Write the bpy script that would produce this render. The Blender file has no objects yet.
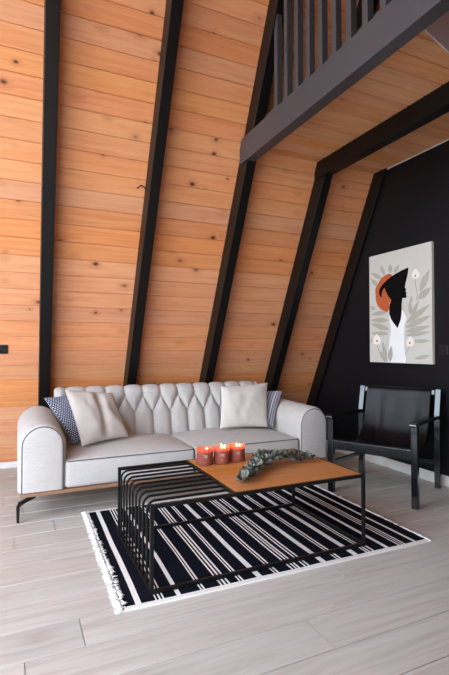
import bpy, bmesh, math, random
from mathutils import Vector, Matrix, Quaternion
R = math.radians
PI = math.pi
rnd = random.Random(7)
scene = bpy.context.scene
COL = scene.collection

# ------------------------------------------------------------------ helpers
def lin(c):
    return tuple((v / 12.92 if v <= 0.04045 else ((v + 0.055) / 1.055) ** 2.4) for v in c)

def rgb(r, g, b):
    return lin((r / 255, g / 255, b / 255)) + (1,)

def tag(o, label=None, cat=None, group=None, kind=None):
    if label: o['label'] = label
    if cat: o['category'] = cat
    if group: o['group'] = group
    if kind: o['kind'] = kind
    return o

def obj(name, bm, mats, parent=None, smooth=False, kind=None, auto=None):
    me = bpy.data.meshes.new(name)
    bm.normal_update()
    bm.to_mesh(me)
    bm.free()
    if not isinstance(mats, (list, tuple)):
        mats = [mats]
    for m in mats:
        me.materials.append(m)
    if smooth or auto is not None:
        me.polygons.foreach_set('use_smooth', [True] * len(me.polygons))
        if auto is not None:
            me.set_sharp_from_angle(angle=R(auto))
    o = bpy.data.objects.new(name, me)
    COL.objects.link(o)
    if parent:
        o.parent = parent
    if kind:
        o['kind'] = kind
    return o

def empty(name, loc=(0, 0, 0), rz=0.0):
    o = bpy.data.objects.new(name, None)
    o.empty_display_size = 0.1
    COL.objects.link(o)
    o.location = loc
    o.rotation_euler = (0, 0, rz)
    return o

def box(bm, x0, x1, y0, y1, z0, z1, bevel=0.0, mi=0, seg=2):
    vs = [bm.verts.new((x, y, z)) for x in (x0, x1) for y in (y0, y1) for z in (z0, z1)]
    fs = []
    for q in ((0, 1, 3, 2), (4, 6, 7, 5), (0, 4, 5, 1), (2, 3, 7, 6), (0, 2, 6, 4), (1, 5, 7, 3)):
        f = bm.faces.new([vs[i] for i in q]); f.material_index = mi; fs.append(f)
    if bevel > 0:
        es = set(e for f in fs for e in f.edges)
        r = bmesh.ops.bevel(bm, geom=list(es), offset=bevel, segments=seg, profile=0.5, affect='EDGES')
        for f in r['faces']: f.material_index = mi
    return vs

def prism(bm, pts, axis, a0, a1, mi=0, bevel=0.0):
    """pts: 2-D outline; axis: 'x','y','z' extrusion from a0 to a1"""
    def P(p, a):
        if axis == 'x': return (a, p[0], p[1])
        if axis == 'y': return (p[0], a, p[1])
        return (p[0], p[1], a)
    A = [bm.verts.new(P(p, a0)) for p in pts]
    B = [bm.verts.new(P(p, a1)) for p in pts]
    n = len(pts); fs = []
    fs.append(bm.faces.new(A)); fs.append(bm.faces.new(B[::-1]))
    for i in range(n):
        fs.append(bm.faces.new((A[i], B[i], B[(i + 1) % n], A[(i + 1) % n])))
    for f in fs: f.material_index = mi
    bmesh.ops.recalc_face_normals(bm, faces=fs)
    if bevel > 0:
        es = set(e for f in fs for e in f.edges)
        bmesh.ops.bevel(bm, geom=list(es), offset=bevel, segments=2, profile=0.5, affect='EDGES')

def tube(bm, pts, rad, n=8, mi=0, closed=False, square=False):
    pts = [Vector(p) for p in pts]
    m = len(pts)
    rads = rad if isinstance(rad, (list, tuple)) else [rad] * m
    rings = []
    up = None
    for i, p in enumerate(pts):
        if closed:
            d = pts[(i + 1) % m] - pts[i - 1]
        elif i == 0: d = pts[1] - p
        elif i == m - 1: d = p - pts[i - 1]
        else: d = (pts[i + 1] - p).normalized() + (p - pts[i - 1]).normalized()
        d.normalize()
        if up is None:
            up = Vector((0, 0, 1)) if abs(d.z) < .9 else Vector((0, 1, 0))
        a = d.cross(up)
        if a.length < 1e-5: a = d.orthogonal()
        a.normalize(); b = a.cross(d).normalized(); up = b
        k = 1.0
        if not closed and 0 < i < m - 1 and square:
            c = (pts[i + 1] - p).normalized().dot((p - pts[i - 1]).normalized())
            k = 1.0
        ring = []
        for j in range(n):
            t = 2 * PI * j / n + (PI / n if square else 0)
            ring.append(bm.verts.new(p + (a * math.cos(t) + b * math.sin(t)) * rads[i] * k))
        rings.append(ring)
    for i in range(m if closed else m - 1):
        r0, r1 = rings[i], rings[(i + 1) % m]
        for j in range(n):
            f = bm.faces.new((r0[j], r0[(j + 1) % n], r1[(j + 1) % n], r1[j])); f.material_index = mi
    if not closed:
        f = bm.faces.new(rings[0][::-1]); f.material_index = mi
        f = bm.faces.new(rings[-1]); f.material_index = mi

def lathe(bm, prof, n=32, mi=0, loc=(0, 0, 0), cap=True):
    rings = []
    for r, z in prof:
        if r < 1e-6:
            rings.append([bm.verts.new((loc[0], loc[1], loc[2] + z))])
        else:
            rings.append([bm.verts.new((loc[0] + r * math.cos(2 * PI * i / n), loc[1] + r * math.sin(2 * PI * i / n), loc[2] + z)) for i in range(n)])
    for a, b in zip(rings, rings[1:]):
        for i in range(n):
            j = (i + 1) % n
            if len(a) == 1 and len(b) == 1: continue
            if len(a) == 1: f = bm.faces.new((a[0], b[i], b[j]))
            elif len(b) == 1: f = bm.faces.new((a[i], a[j], b[0]))
            else: f = bm.faces.new((a[i], a[j], b[j], b[i]))
            f.material_index = mi
    bmesh.ops.recalc_face_normals(bm, faces=bm.faces[:])

def B():
    return bmesh.new()

# ------------------------------------------------------------------ materials
class NT:
    def __init__(s, name):
        s.m = bpy.data.materials.new(name); s.m.use_nodes = True
        s.t = s.m.node_tree; s.t.nodes.clear()
        s.out = s.n('ShaderNodeOutputMaterial')
        s.b = s.n('ShaderNodeBsdfPrincipled')
        s.l(s.b.outputs[0], s.out.inputs[0])
    def n(s, typ, **kw):
        nd = s.t.nodes.new(typ)
        for k, v in kw.items():
            if k.startswith('i_'):
                nd.inputs[k[2:].replace('_', ' ')].default_value = v
            else: setattr(nd, k, v)
        return nd
    def l(s, a, b): s.t.links.new(a, b)
    def set(s, **kw):
        for k, v in kw.items():
            s.b.inputs[k.replace('_', ' ')].default_value = v
        return s
    def math(s, op, a, b=None, c=None, clamp=False):
        nd = s.n('ShaderNodeMath', operation=op); nd.use_clamp = clamp
        for i, v in enumerate((a, b, c)):
            if v is None: continue
            if isinstance(v, (int, float)): nd.inputs[i].default_value = v
            else: s.l(v, nd.inputs[i])
        return nd.outputs[0]
    def mix(s, fac, a, b, blend='MIX'):
        nd = s.n('ShaderNodeMix', data_type='RGBA', blend_type=blend)
        for i, v in ((0, fac), (6, a), (7, b)):
            if isinstance(v, (int, float, tuple)): nd.inputs[i].default_value = v
            else: s.l(v, nd.inputs[i])
        return nd.outputs[2]
    def ramp(s, fac, stops):
        nd = s.n('ShaderNodeValToRGB'); e = nd.color_ramp.elements
        while len(e) < len(stops): e.new(0.5)
        for el, (p, c) in zip(e, stops): el.position = p; el.color = c
        s.l(fac, nd.inputs[0]); return nd.outputs[0]
    def coord(s, scale=(1, 1, 1), which='Object', offset=None):
        tc = s.n('ShaderNodeTexCoord'); mp = s.n('ShaderNodeMapping')
        mp.inputs['Scale'].default_value = scale
        src = tc.outputs[which]
        if offset is not None:
            va = s.n('ShaderNodeVectorMath', operation='ADD'); s.l(src, va.inputs[0]); s.l(offset, va.inputs[1]); src = va.outputs[0]
        s.l(src, mp.inputs[0]); return mp.outputs[0]
    def noise(s, vec, scale, detail=3, rough=.5, dist=0.0):
        nd = s.n('ShaderNodeTexNoise'); nd.inputs['Scale'].default_value = scale
        nd.inputs['Detail'].default_value = detail; nd.inputs['Roughness'].default_value = rough
        nd.inputs['Distortion'].default_value = dist
        s.l(vec, nd.inputs['Vector']); return nd.outputs[0]
    def bump(s, h, strength=.3, dist=.01):
        nd = s.n('ShaderNodeBump'); nd.inputs['Strength'].default_value = strength; nd.inputs['Distance'].default_value = dist
        s.l(h, nd.inputs['Height']); s.l(nd.outputs[0], s.b.inputs['Normal'])

def plain(name, col, rough=.5, metal=0.0, spec=None, noise_bump=0.0, bscale=200):
    t = NT(name); t.set(Base_Color=col, Roughness=rough, Metallic=metal)
    if spec is not None: t.b.inputs['Specular IOR Level'].default_value = spec
    v = t.coord()
    n = t.noise(v, 3.0, 4)
    c = t.mix(n, tuple(x * .9 for x in col[:3]) + (1,), tuple(min(1, x * 1.1) for x in col[:3]) + (1,))
    t.l(c, t.b.inputs['Base Color'])
    if noise_bump: t.bump(t.noise(v, bscale, 2), noise_bump, .002)
    return t.m

def pine(name, base, dark, light, knots=True, rough=.45, vary=.12, kscale=3.4, kcol=None, kamt=1.0):
    """boards run along local x, each board carries a random value in the colour attribute 'rnd'"""
    t = NT(name)
    at = t.n('ShaderNodeAttribute', attribute_name='rnd')
    sc = t.n('ShaderNodeVectorMath', operation='SCALE'); sc.inputs['Scale'].default_value = 23.0
    t.l(at.outputs['Vector'], sc.inputs[0])
    off = sc.outputs[0]
    sep = t.n('ShaderNodeSeparateColor'); t.l(at.outputs['Color'], sep.inputs[0])
    # knots
    vk = t.coord((1.0, 1.5, 0.0), offset=off)
    vor = t.n('ShaderNodeTexVoronoi', feature='F1'); vor.voronoi_dimensions = '3D'; vor.inputs['Scale'].default_value = kscale
    t.l(vk, vor.inputs['Vector'])
    sepc = t.n('ShaderNodeSeparateColor'); t.l(vor.outputs['Color'], sepc.inputs[0])
    ksz = t.math('MULTIPLY_ADD', sepc.outputs[0], .12, .05)
    ex = t.math('GREATER_THAN', sepc.outputs[1], .3)
    kd = t.math('DIVIDE', vor.outputs['Distance'], ksz)
    kin = t.math('MULTIPLY', t.math('SUBTRACT', 1.0, t.math('SMOOTH_MIN', kd, 1.0, .3), clamp=True), ex)
    halo = t.math('MULTIPLY', t.math('SUBTRACT', 1.0, t.math('MULTIPLY', kd, .38), clamp=True), ex)
    # grain, bent around the knots
    vg = t.coord((1.2, 22.0, 1.0), offset=off)
    bend = t.n('ShaderNodeVectorMath', operation='ADD'); cb = t.n('ShaderNodeCombineXYZ')
    t.l(t.math('MULTIPLY', halo, .9), cb.inputs[1]); t.l(vg, bend.inputs[0]); t.l(cb.outputs[0], bend.inputs[1])
    g1 = t.noise(bend.outputs[0], 1.6, 5, .55, .6)
    vf = t.coord((2.5, 160.0, 1.0), offset=off)
    g2 = t.noise(vf, 1.5, 3, .6)
    vl = t.coord((.6, 3.0, 1.0), offset=off)
    g3 = t.noise(vl, 1.3, 2)
    col = t.ramp(g1, [(.28, dark), (.5, base), (.72, light)])
    col = t.mix(t.math('MULTIPLY', g2, .35), col, dark)
    col = t.mix(t.math('MULTIPLY', g3, .35), col, light)
    # board to board tone
    hs = t.n('ShaderNodeHueSaturation')
    t.l(t.math('MULTIPLY_ADD', sep.outputs[0], vary * 2, 1 - vary), hs.inputs['Value'])
    t.l(t.math('MULTIPLY_ADD', sep.outputs[1], .008, .496), hs.inputs['Hue'])
    t.l(t.math('MULTIPLY_ADD', sep.outputs[2], .16, .92), hs.inputs['Saturation'])
    t.l(col, hs.inputs['Color']); col = hs.outputs[0]
    if knots:
        col = t.mix(t.math('MULTIPLY', halo, .45 * kamt), col, tuple(c * .55 for c in dark[:3]) + (1,))
        col = t.mix(t.math('MULTIPLY', kin, 1.6 * kamt, clamp=True), col, kcol or rgb(92, 44, 20))
    t.l(col, t.b.inputs['Base Color'])
    t.set(Roughness=rough)
    t.b.inputs['Specular IOR Level'].default_value = .3
    t.bump(g2, .08, .002)
    return t.m

def cloth(name, c1, c2, weave=900, rough=.9, blot=6, sheen=.1):
    t = NT(name)
    v = t.coord((1, 1, 1))
    n1 = t.noise(v, weave * .25, 2, .7)
    n2 = t.noise(v, blot, 3)
    vs = t.coord((1, .12, 1)); vt = t.coord((.12, 1, 1))
    n3 = t.noise(vs, weave * .22, 2); n4 = t.noise(vt, weave * .22, 2)
    f = t.math('MULTIPLY_ADD', n1, .5, t.math('MULTIPLY', n2, .5))
    f = t.math('ADD', t.math('MULTIPLY', f, .5), t.math('MULTIPLY', t.math('ADD', n3, n4), .25))
    t.l(t.ramp(f, [(.35, c1), (.65, c2)]), t.b.inputs['Base Color'])
    t.set(Roughness=rough)
    t.b.inputs['Sheen Weight'].default_value = sheen
    t.b.inputs['Specular IOR Level'].default_value = sheen
    t.bump(f, .25, .002)
    return t.m

M = {}
M['pine'] = pine('pine_boards', rgb(230, 160, 112), rgb(214, 138, 90), rgb(237, 176, 132), vary=.06, kscale=4.6)
M['soffit'] = pine('soffit_boards', rgb(222, 160, 110), rgb(204, 136, 88), rgb(232, 176, 128), vary=.07, kscale=2.8)
M['black_paint'] = plain('black_satin_paint', rgb(11, 9, 10), .45, spec=.3, noise_bump=.05, bscale=60)
M['grey_black'] = plain('charcoal_satin_paint', rgb(64, 62, 66), .42, noise_bump=.05, bscale=60)
M['black_wall'] = plain('black_wall_paint', rgb(8, 9, 16), .5, spec=.35, noise_bump=.04, bscale=90)
M['white_trim'] = plain('white_trim_paint', rgb(222, 220, 216), .4)
M['sofa'] = cloth('sofa_linen', rgb(178, 174, 170), rgb(198, 194, 190))
M['piping'] = cloth('sofa_piping', rgb(92, 90, 94), rgb(112, 110, 114))
M['walnut'] = pine('walnut_plinth', rgb(158, 116, 84), rgb(130, 90, 62), rgb(174, 132, 100), knots=False, rough=.4)
M['oak_top'] = pine('oak_tabletop', rgb(196, 124, 62), rgb(176, 104, 48), rgb(208, 140, 78), knots=False, rough=.38, vary=.05)
M['steel'] = plain('black_powder_coat', rgb(10, 9, 10), .45, spec=.3)
M['chair_wood'] = plain('black_stained_wood', rgb(12, 14, 18), .14, spec=.6, noise_bump=.06, bscale=80)
M['leather'] = None
M['lightened_header'] = plain('header_board_painted_light', rgb(238, 236, 244), .6)  # near-white base colour stands in for daylight on the loft header's face
M['plastic'] = plain('black_plastic', rgb(26, 27, 30), .35)
M['iron'] = plain('black_iron', rgb(18, 16, 16), .4)

t = NT('black_leather'); v = t.coord()
vo = t.n('ShaderNodeTexVoronoi', feature='DISTANCE_TO_EDGE'); vo.inputs['Scale'].default_value = 260; t.l(v, vo.inputs[0])
t.l(t.ramp(t.noise(v, 5, 4), [(.3, rgb(12, 10, 12)), (.7, rgb(19, 16, 19))]), t.b.inputs['Base Color'])
t.set(Roughness=.30); t.b.inputs['Specular IOR Level'].default_value = .2; t.bump(t.math('ADD', t.math('MULTIPLY', vo.outputs[0], 1.0), t.math('MULTIPLY', t.noise(v, 9, 3), 1.2)), .22, .004); M['leather'] = t.m

M['floor'] = pine('pale_oak_laminate', rgb(196, 190, 181), rgb(170, 163, 154), rgb(208, 203, 196), rough=.42, vary=.05, kscale=1.5, kcol=rgb(140, 124, 110), kamt=.55)

# ------------------------------------------------------------------ the room: an A-frame
TILT = R(64); YB = 4.78; YF = -1.58; YR = (YB + YF) / 2
ST, CT = math.sin(TILT), math.cos(TILT)
SLEN = (YB - YR) / CT
XW = 3.18            # face of the black end wall
XG = -3.3            # glazed gable to the left, out of the picture
BW = .139

def boards(bm, x0, x1, y0, y1, bw, first, zf=0.0, depth=.022, ch=.005, lens=(30, 40), joints=None, gap=.0008, gr=0.0):
    """tongue-and-groove boards along x, visible faces towards +z at zf, chamfered long edges"""
    lay = bm.loops.layers.float_color.new('rnd')
    k0 = math.floor((y0 - first) / bw)
    y = first + k0 * bw
    k = 0
    while y < y1 - 1e-6:
        a, b = max(y, y0), min(y + bw, y1)
        xs = []
        if joints is not None:
            xs = joints(round((y - first) / bw), x0, x1)
        else:
            x = x0 + lens[1]
            while x < x1 - .25:
                xs.append(x); x += rnd.uniform(*lens)
        xs = [x0] + xs + [x1]
        for xa, xb in zip(xs, xs[1:]):
            c = (rnd.random(), rnd.random(), rnd.random(), 1)
            xa2, xb2 = xa + gap, xb - gap
            prof = [(a + gr, zf - depth), (a + gr, zf - ch), (a + gr + ch, zf), (b - gr - ch, zf), (b - gr, zf - ch), (b - gr, zf - depth)]
            A = [bm.verts.new((xa2, p[0], p[1])) for p in prof]
            Bv = [bm.verts.new((xb2, p[0], p[1])) for p in prof]
            fs = []
            for i in range(6):
                j = (i + 1) % 6
                fs.append(bm.faces.new((A[i], Bv[i], Bv[j], A[j])))
            fs.append(bm.faces.new(A[::-1])); fs.append(bm.faces.new(Bv))
            for f in fs:
                for l in f.loops: l[lay] = c
        y += bw; k += 1
    bmesh.ops.recalc_face_normals(bm, faces=bm.faces[:])

def roof_matrix(front):
    if not front:
        return Matrix(((1, 0, 0, 0), (0, -CT, -ST, YB), (0, ST, -CT, 0), (0, 0, 0, 1)))
    return Matrix(((-1, 0, 0, 0), (0, CT, ST, YF), (0, ST, -CT, 0), (0, 0, 0, 1)))

bm = B(); boards(bm, XG - .2, XW + .1, 0, SLEN, BW, .101, ch=.004, gr=.0009)
box(bm, XG - .2, XW + .1, -.02, SLEN, -.16, -.024)
o = obj('wall_back', bm, M['pine'], kind='structure'); o.matrix_world = roof_matrix(False)
S0 = 2.75 / ST       # below this the far side is glazed (behind the viewpoint)
bm = B(); boards(bm, -XW - .1, -XG + .2, S0, SLEN, BW, .101)
box(bm, -XW - .1, -XG + .2, S0, SLEN, -.16, -.024)
box(bm, -XW - .1, .55, -.02, S0, -.16, .0)
o = obj('wall_front', bm, M['pine'], kind='structure'); o.matrix_world = roof_matrix(True)

# rafters: black timbers on the sloping boards
TR = 0
def trim(bm, mat, mw=None, **k):
    global TR
    TR += 1
    o = obj('trim_%d' % TR, bm, mat, kind='structure', **k)
    if mw is not None: o.matrix_world = mw
    return o
RD = .15
RX = [.157 + .7805 * i for i in range(-4, 4)]
for x in RX:
    if x < XG: continue
    bm = B(); box(bm, x - (.006 if abs(x - .157) < .01 else 0), x + .084, .0, SLEN - .02, -.01, RD, .004)
    if abs(x - .157) < .01:
        for v in bm.verts: v.co.x += .042 * (1 - v.co.y / 3.3)
    trim(bm, M['black_paint'], roof_matrix(False))
bm = B(); box(bm, 3.148, XW + .09, .0, SLEN - .02, -.01, RD - .01, .003)
trim(bm, M['black_paint'], roof_matrix(False))
for x in RX + [3.16]:
    if x < XG: continue
    bm = B(); box(bm, -x - .092, -x, .0, SLEN - .02, -.01, RD, .004)
    trim(bm, M['black_paint'], roof_matrix(True))

# black end wall: a triangle closing the gable
def roof_y(z): return YB - z * CT / ST
H = SLEN * ST
bm = B(); prism(bm, [(YF - .05, 0), (YB + .05, 0), (YR, H + .1)], 'x', XW, XW + .12)
obj('wall_right', bm, M['black_wall'], kind='structure')

# floor: planks along x, 20 cm wide
JO = {7: 1.094, 8: 1.268, 9: .247, 10: .86, 11: -.35, 14: -.001, 15: .229, 16: .384, 6: .55, 5: 1.5, 12: 1.75, 13: 2.2}
def floor_joints(k, x0, x1):
    b = JO.get(k)
    if b is None: b = rnd.uniform(0, 1.23)
    x = b - 1.23 * math.ceil((b - x0) / 1.23) + 1.23
    out = []
    while x < x1 - .05:
        if x > x0 + .05: out.append(x)
        x += 1.23
    return out
bm = B(); boards(bm, XG - .2, XW + .1, YF - .2, YB + .1, .2, 0, ch=.0022, joints=floor_joints, gap=.0016, gr=.0022)
box(bm, XG - .2, XW + .1, YF - .2, YB + .1, -.12, -.022)
obj('floor', bm, M['floor'], kind='structure')

# baseboards
bm = B(); box(bm, XW - .014, XW - .0005, .2, 4.68, 0.0, .085, .003)
obj('baseboard_right', bm, M['white_trim'], kind='structure')
bm = B(); box(bm, XG, XW - .03, 4.715, 4.735, 0, .058, .003)
obj('baseboard_back', bm, M['white_trim'], kind='structure')

# glazed gable on the left (outside the frame): timber mullions that let the daylight in
bm = B()
for y in (-1.2, -.3, .75, 2.45, 3.5, 4.4):
    h = (H * (1 - abs(y - YR) / (YB - YR))) - .05
    if h > .3: box(bm, XG, XG + .1, y - .04, y + .04, 0, h)
for z in (.05, 2.3, 5.2):
    hw = (YB - YR) * (1 - z / H)
    box(bm, XG + .005, XG + .095, YR - hw, YR + hw, z - .045, z + .045)
obj('window_1', bm, M['black_paint'], kind='structure')
bm = B(); prism(bm, [(2.45, 0), (YB, 0), (YB - 2.25 * CT / ST, 2.25), (2.45, 2.25)], 'x', XG - .02, XG + .08)
obj('light_blocker_left', bm, M['black_wall'], kind='structure')  # unseen panel, added to hold low daylight off the left boards

# ------------------------------------------------------------------ sleeping loft
ZS = 2.81
bm = B(); box(bm, 1.70, 1.788, .35, 3.425, 2.66, 2.865, .004)
FASCIA = trim(bm, M['grey_black'])
bm = B(); box(bm, 2.482, 2.575, .4, 3.455, 2.668, ZS + .01, .004)
trim(bm, M['black_paint'])
# boards of the loft floor seen from below, cut on a slight skew beside the stair opening
bm = B(); boards(bm, 1.75, XW, -3.50, -1.2, BW, -2.9, ch=.005, gr=.003)
geom = bm.verts[:] + bm.edges[:] + bm.faces[:]
bmesh.ops.bisect_plane(bm, geom=geom, plane_co=(1.946, -1.74, 0), plane_no=(.27, 1, 0), clear_outer=True)
o = obj('ceiling', bm, M['soffit'], kind='structure')
o.matrix_world = Matrix(((1, 0, 0, 0), (0, -1, 0, 0), (0, 0, -1, ZS), (0, 0, 0, 1)))
bm = B(); prism(bm, [(1.79, 1.72), (XW, 2.09), (XW, 3.42), (1.79, 3.42)], 'z', ZS + .023, ZS + .06)
trim(bm, M['black_paint'])
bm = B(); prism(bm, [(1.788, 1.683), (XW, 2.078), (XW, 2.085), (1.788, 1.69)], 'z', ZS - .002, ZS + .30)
trim(bm, M['lightened_header'])
bm = B(); box(bm, XW - .012, XW - .001, 2.09, 3.30, ZS - .008, ZS - .0005)
trim(bm, M['white_trim'])

ral = empty('railing', (1.754, 2.0, 2.865))
tag(ral, 'charcoal wooden loft railing with square upright balusters above the beam', 'railing')
bm = B(); box(bm, -.022, .022, -1.5, 1.02, .0, .03, .003); obj('bottom_rail', bm, M['black_paint'], ral)
bm = B(); box(bm, .028, .050, -1.5, 1.12, .0, .095, .003); obj('toe_board', bm, M['grey_black'], ral)
bm = B(); box(bm, -.035, .035, -1.5, .72, .93, .98, .004); obj('top_rail', bm, M['grey_black'], ral)
bal = None
for i in range(14):
    y = 2.885 - .1355 * i
    top = .93 if i else .78
    bm = B(); box(bm, -.022, .022, -.022, .022, .0, top - .0, .002)
    b = obj('baluster', bm, M['grey_black'], ral); b.location = (0, y - 2.0, .03)

# ------------------------------------------------------------------ wall plates
def at_roof(x, s, off=0.0):
    return roof_matrix(False) @ Vector((x, s, off))
pl = empty('power_outlet'); pl.matrix_world = roof_matrix(False) @ Matrix.Translation((-.142, 1.232, 0))
tag(pl, 'black double power outlet on the pine wall at the left edge', 'outlet')
bm = B(); box(bm, -.08, .08, -.041, .041, 0, .009, .003); obj('cover_plate', bm, M['plastic'], pl)
for sx in (-.04, .04):
    bm = B(); lathe(bm, [(0, .0), (.02, .0), (.022, .012), (.026, .012), (.026, .004)], 20); o = obj('socket', bm, M['plastic'], pl, auto=40); o.location = (sx, 0, .004)
sw = empty('light_switch', (XW, 2.655, 1.10))
tag(sw, 'black square light switch on the black wall beside the painting', 'switch')
bm = B(); box(bm, -.009, 0, -.042, .042, -.042, .042, .003); obj('cover_plate', bm, M['plastic'], sw)
bm = B(); prism(bm, [(-.009, -.027), (-.016, -.027), (-.011, .027), (-.009, .027)], 'y', -.027, .027); obj('rocker', bm, M['plastic'], sw)

bm = B()
p = [(-.034 + .068 * i / 10, -.018 + .026 * math.sin(PI * i / 10), .012) for i in range(11)]
tube(bm, [(-.034, -.018, -.004)] + p + [(.034, -.014, -.004)], .0042, 6)
hk = obj('wire_hook', bm, M['iron'], smooth=True); hk.matrix_world = roof_matrix(False) @ Matrix.Translation((.905, 2.69, 0))
tag(hk, 'small bent black wire hook in the pine boards beside a rafter', 'hook')

# ------------------------------------------------------------------ sofa
SX0, SX1 = .03, 2.44; SF = 3.235
sofa = empty('sofa', ((SX0 + SX1) / 2, SF, 0))
tag(sofa, 'light grey linen sofa with tufted back, rolled arms and walnut plinth', 'sofa')
SXC = (SX0 + SX1) / 2
bm = B(); box(bm, SX0 - SXC, SX1 - SXC, -.005, .90, .152, .176, .004); obj('plinth', bm, M['walnut'], sofa)
for sx in (-1, 1):
    for yy, fy in ((.0, -1), (.86, 1)):
        bm = B()
        fx_ = 0 if fy < 0 else sx * .12
        xo = sx * 1.215 - fx_
        # flat bracket under the plinth, out to a knee, then a tapering foot
        def quad(c, hw, hh): return c, hw, hh
        secs = [((sx * 1.11 - fx_, yy - fy * .03, .147), .016, .008), ((sx * 1.15 - fx_, yy - fy * .02, .136), .015, .010), ((xo - sx * .010, yy, .116), .012, .012), ((xo, yy, .096), .011, .011), ((xo, yy + fy * .005, .0), .0075, .0075)]
        rings = []
        for i, (c, a, b) in enumerate(secs):
            if i < 2: q = [(0, -a, -b), (0, a, -b), (0, a, b), (0, -a, b)]
            elif i == 2: q = [(-sx * b * .7, -a, -b * .7), (-sx * b * .7, a, -b * .7), (sx * b * .7, a, b * .9), (sx * b * .7, -a, b * .9)]
            else: q = [(-sx * b, -a, 0), (-sx * b, a, 0), (sx * b, a, 0), (sx * b, -a, 0)]
            rings.append([bm.verts.new(Vector(c) + Vector(v)) for v in q])
        for r0, r1 in zip(rings, rings[1:]):
            for j in range(4): bm.faces.new((r0[j], r0[(j + 1) % 4], r1[(j + 1) % 4], r1[j]))
        bm.faces.new(rings[0]); bm.faces.new(rings[-1][::-1])
        bmesh.ops.recalc_face_normals(bm, faces=bm.faces[:])
        obj('leg', bm, M['steel'], sofa)

def arch(w, z0, zt, n=20, sq=.0):
    """arm outline: straight sides and a round top, centred on x=0"""
    r = w / 2; pts = [(-r, z0), (-r, z0 + (zt - r - z0) * .35), (-r, z0 + (zt - r - z0) * .7)]
    for i in range(n + 1):
        a = PI - PI * i / n
        pts.append((r * math.cos(a), zt - r + r * math.sin(a)))
    pts += [(r, z0 + (zt - r - z0) * .7), (r, z0 + (zt - r - z0) * .35), (r, z0)]
    return pts

def make_arm(sx):
    bm = B(); W = .30; secs = []
    for y, k, dz in ((-.012, .74, -.036), (-.010, .79, -.026), (-.006, .83, -.018), (.004, .885, -.008), (.022, .95, -.001), (.055, 1.0, 0), (.25, 1.0, .006), (.5, 1.0, .014), (.75, 1.0, .02), (.86, 1.0, .02), (.9, .96, .012), (.915, .86, -.01)):
        secs.append((y, arch(W * k, .178 + (0 if k > .96 else .004), .618 + dz)))
    rings = [[bm.verts.new((p[0], y, p[1])) for p in pr] for y, pr in secs]
    n = len(rings[0])
    for a, b in zip(rings, rings[1:]):
        for i in range(n): bm.faces.new((a[i], a[(i + 1) % n], b[(i + 1) % n], b[i]))
    bm.faces.new(rings[0]); bm.faces.new(rings[-1][::-1])
    bmesh.ops.recalc_face_normals(bm, faces=bm.faces[:])
    a = obj('arm', bm, M['sofa'], sofa, auto=50); a.location = (sx * ((SX1 - SX0) / 2 - .285 + W / 2), 0, 0)
    bm = B(); tube(bm, [(p[0], -.007, p[1]) for p in arch(W * .83, .184, .600)], .0042, 6)
    obj('piping', bm, M['piping'], a, smooth=True)
for sx in (-1, 1): make_arm(sx)

def puffy(bm, w, d, h, r, crown, nx=36, ny=28, nz=8, front=0.0):
    """rounded upholstered block, origin at centre of base"""
    def mp(x, y, z):
        cx = max(-w / 2 + r, min(w / 2 - r, x)); cy = max(-d / 2 + r, min(d / 2 - r, y)); cz = max(r, min(h - r, z))
        v = Vector((x - cx, y - cy, z - cz))
        if v.length > 1e-9: v = v.normalized() * r
        q = Vector((cx, cy, cz)) + v
        u, vv = q.x / (w / 2), q.y / (d / 2)
        e = max(0, 1 - abs(u) ** 3.0) * max(0, 1 - abs(vv) ** 3.0)
        t = (q.z / h)
        q.z += crown * e * max(0, t)
        if q.y < 0: q.y -= front * max(0, 1 - u ** 4) * math.sin(PI * min(1, max(0, t))) * (1 if vv < -.9 else 0)
        return q
    def spaced(n, L, r):
        return [(-1 + 2 * i / n) * L / 2 for i in range(n + 1)]
    X = sorted(set([round(v, 5) for v in spaced(nx, w, r)] + [round(s * (w / 2 - r * k), 5) for s in (-1, 1) for k in (.3, .6, 1)]))
    Y = sorted(set([round(v, 5) for v in spaced(ny, d, r)] + [round(s * (d / 2 - r * k), 5) for s in (-1, 1) for k in (.3, .6, 1)]))
    Z = sorted(set([round(h * i / nz, 5) for i in range(nz + 1)] + [round(r * k, 5) for k in (.3, .6, 1)] + [round(h - r * k, 5) for k in (.3, .6, 1)]))
    cache = {}
    def V(x, y, z):
        k = (x, y, z)
        if k not in cache: cache[k] = bm.verts.new(mp(x, y, z))
        return cache[k]
    def face(*k): bm.faces.new([V(*q) for q in k])
    for a, b in zip(X, X[1:]):
        for c, e in zip(Y, Y[1:]):
            face((a, c, Z[-1]), (b, c, Z[-1]), (b, e, Z[-1]), (a, e, Z[-1]))
            face((a, c, Z[0]), (a, e, Z[0]), (b, e, Z[0]), (b, c, Z[0]))
        for c, e in zip(Z, Z[1:]):
            face((a, Y[0], c), (b, Y[0], c), (b, Y[0], e), (a, Y[0], e))
            face((a, Y[-1], c), (a, Y[-1], e), (b, Y[-1], e), (b, Y[-1], c))
    for c, e in zip(Y, Y[1:]):
        for a, b in zip(Z, Z[1:]):
            face((X[0], c, a), (X[0], c, b), (X[0], e, b), (X[0], e, a))
            face((X[-1], c, a), (X[-1], e, a), (X[-1], e, b), (X[-1], c, b))
    bmesh.ops.recalc_face_normals(bm, faces=bm.faces[:])

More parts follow.
